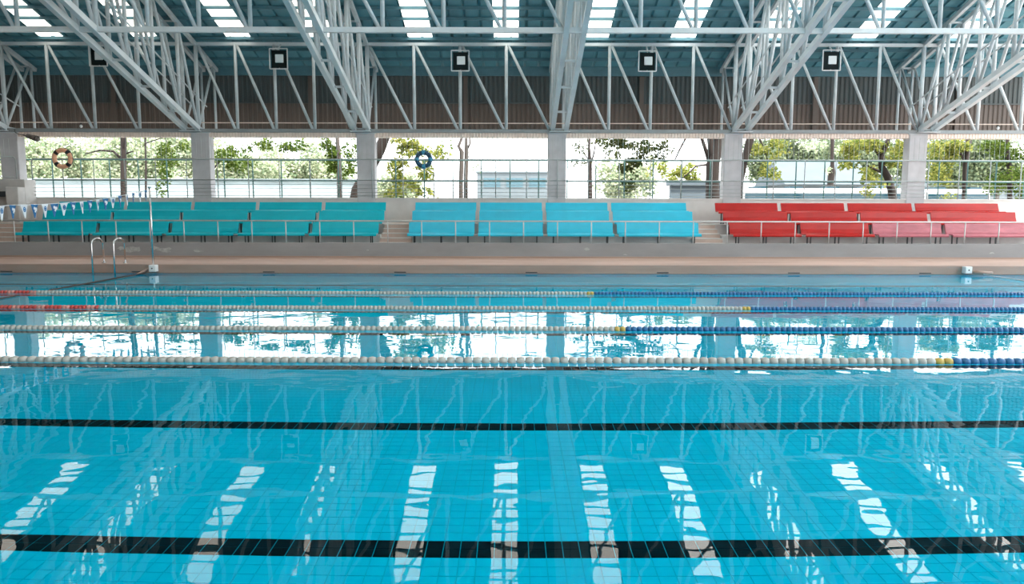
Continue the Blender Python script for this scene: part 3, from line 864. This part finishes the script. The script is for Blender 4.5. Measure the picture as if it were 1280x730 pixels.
tree('tree', 'curved forked trunk under bright yellow leaves, left of the last column', 36,
     [[(1116, 250, .2), (1114, 236, .19), (1109, 220, .17), (1102, 208, .16), (1101, 192, .15), (1108, 178, .11), (1116, 160, .09)], [(1101, 195, .12), (1092, 182, .09), (1086, 168, .08)], [(1108, 218, .07), (1096, 212, .06), (1084, 206, .04)]],
     [(1070, 180, 20, 10, 620), (1060, 198, 12, 12, 330), (1096, 178, 22, 8, 460), (1118, 192, 14, 14, 420), (1090, 215, 14, 10, 280), (1096, 226, 10, 6, 110), (1124, 175, 8, 8, 160), (1086, 240, 10, 6, 60)],
     M['leaf_yellow'], M['bark'], .17)
tree('tree', 'dense yellow-green tree right of the last column', 38,
     [[(1205, 250, .12), (1206, 215, .12), (1208, 190, .15), (1212, 165, .14)], [(1206, 200, .08), (1196, 185, .07), (1192, 165, .06)]],
     [(1180, 185, 18, 12, 620), (1176, 208, 16, 14, 560), (1200, 180, 16, 10, 360), (1168, 190, 10, 18, 300), (1180, 222, 12, 8, 180), (1186, 243, 8, 5, 60)], M['leaf_yellow'], M['bark'])
tree('tree', 'grey-green willowy tree at the right edge', 39,
     [[(1262, 250, .12), (1262, 215, .12), (1258, 180, .1), (1262, 150, .08)]],
     [(1240, 182, 22, 12, 620), (1265, 190, 18, 18, 620), (1262, 225, 20, 18, 620), (1240, 225, 8, 14, 160), (1275, 240, 12, 10, 260)], M['leaf_green'], M['bark'])
# far rows of hazy trees
far = [(25, 62, 195, 42), (75, 58, 200, 40), (120, 70, 195, 46), (175, 60, 205, 42), (235, 63, 200, 42), (300, 60, 215, 40), (360, 70, 208, 38), (410, 62, 222, 30), (500, 70, 232, 26), 
       (790, 72, 226, 30), (965, 60, 200, 34), (1010, 62, 195, 36), (1070, 60, 200, 36), (1130, 60, 196, 36), (1190, 60, 205, 34), (1245, 60, 196, 36)]
side = ['at the left edge', 'behind the orange lifebuoy', 'left of the slender dark trunk', 'right of the slender dark trunk', 'behind the second column', 'right of the second column',
        'in the second window bay', 'left of the third column', 'low behind the leaning trunk', 'low behind the sparse leaves', 'behind the first bus',
        'left of the straight slim trunk', 'right of the straight slim trunk', 'behind the last column', 'behind the second bus', 'at the right edge']
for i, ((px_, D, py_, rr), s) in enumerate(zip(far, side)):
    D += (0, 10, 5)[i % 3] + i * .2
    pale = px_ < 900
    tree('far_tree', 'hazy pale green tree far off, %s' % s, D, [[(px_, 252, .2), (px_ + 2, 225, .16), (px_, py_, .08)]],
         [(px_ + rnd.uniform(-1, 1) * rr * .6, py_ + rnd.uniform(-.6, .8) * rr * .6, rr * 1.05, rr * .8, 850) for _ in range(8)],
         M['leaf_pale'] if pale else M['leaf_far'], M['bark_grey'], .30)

def bus(px0, px1, D, ytop, label):
    x0, x1 = X(px0, D, 3), X(px1, D, 3); zt_ = Z(ytop, D); L = x1 - x0; H = zt_ - G
    t = thing('bus', label, 'bus', (x0, D, G), 'white buses parked outside')
    prof = [(0, .35), (0, H - .25), (.08, H - .08), (.25, H), (2.25, H), (2.42, H - .08), (2.5, H - .25), (2.5, .35)]
    MB().extrude_x(prof, 0, L).build('body', M['bus'], t, bevel=0.06)
    MB().box(.15, L - .15, -.015, .05, H - 1.35, H - .30).build('window_band', M['glass_dark'], t)
    n = max(3, int(L / 1.5)); 
    for k in range(n):
        a = .25 + (L - .5) * k / n
        MB().box(a + .06, a + (L - .5) / n - .06, -.03, 0.0, H - 1.30, H - .55).build('pane', M['win'], t)
    for k in range(max(2, int(L / 2.2))):
        MB().box(.8 + k * 2.1, 1.5 + k * 2.1, .6, 1.6, H, H + .12).build('roof_vent', M['glass_dark'], t)
    for x in (1.4, L - 1.6):
        q = MB(); q.tube((x, .0, .45), (x, .3, .45), .45, 16); q.build('wheel', M['black'], t)
bus(928, 1131, 42, 234.5, 'long white bus with a dark window band behind the red benches')
bus(1157, 1238, 43, 235, 'short white bus seen right of the last column')

def building(name, px0, px1, D, ytop, depth, m_, label, roofh=0, rows=0, mroof=None):
    x0, x1 = X(px0, D, 3), X(px1, D, 3); H = Z(ytop, D) - G; L = x1 - x0
    t = thing(name, label, 'building', (x0, D, G))
    MB().box(0, L, 0, depth, 0, H).build('wall', m_, t)
    if roofh:
        MB().extrude_x([(-.4, H - .05), (depth / 2, H + roofh), (depth + .4, H - .05)], -.4, L + .4).build('roof', mroof or M['bldg_roof'], t)
    else:
        MB().box(-.15, L + .15, -.15, depth + .15, H, H + .2).build('roof', m_, t)
    n = max(2, int(L / 2.6))
    for r in range(rows):
        for k in range(n):
            a = .5 + (L - 1) * k / n
            f_ = MB().box(a + .3, a + (L - 1) / n - .3, -.05, .03, H - 1.9 - 2.6 * r, H - .6 - 2.6 * r).build('window', M['bldg'], t)
            MB().box(a + .38, a + (L - 1) / n - .38, -.07, -.04, H - 1.82 - 2.6 * r, H - .68 - 2.6 * r).build('pane', M['win'], f_)
building('building', 985, 1085, 53, 229, 6, M['bldg'], 'grey building with a slate gable roof behind the bus', 1.9, 1)
building('building', 596, 690, 96, 216, 8, M['bldg'], 'pale flat building far off in the middle window bay', 0, 2)
building('building', 30, 445, 51, 228, 3, M['pale_wall'], 'long low pale building behind the left window bays', 0, 0)
building('garden_wall', 838, 906, 40, 231.5, .4, M['bldg_blue'], 'plain blue-grey wall beside the big forked trunk')
building('building', 1090, 1290, 84, 222, 9, M['bldg'], 'pale building behind the trees at right', 0, 1)
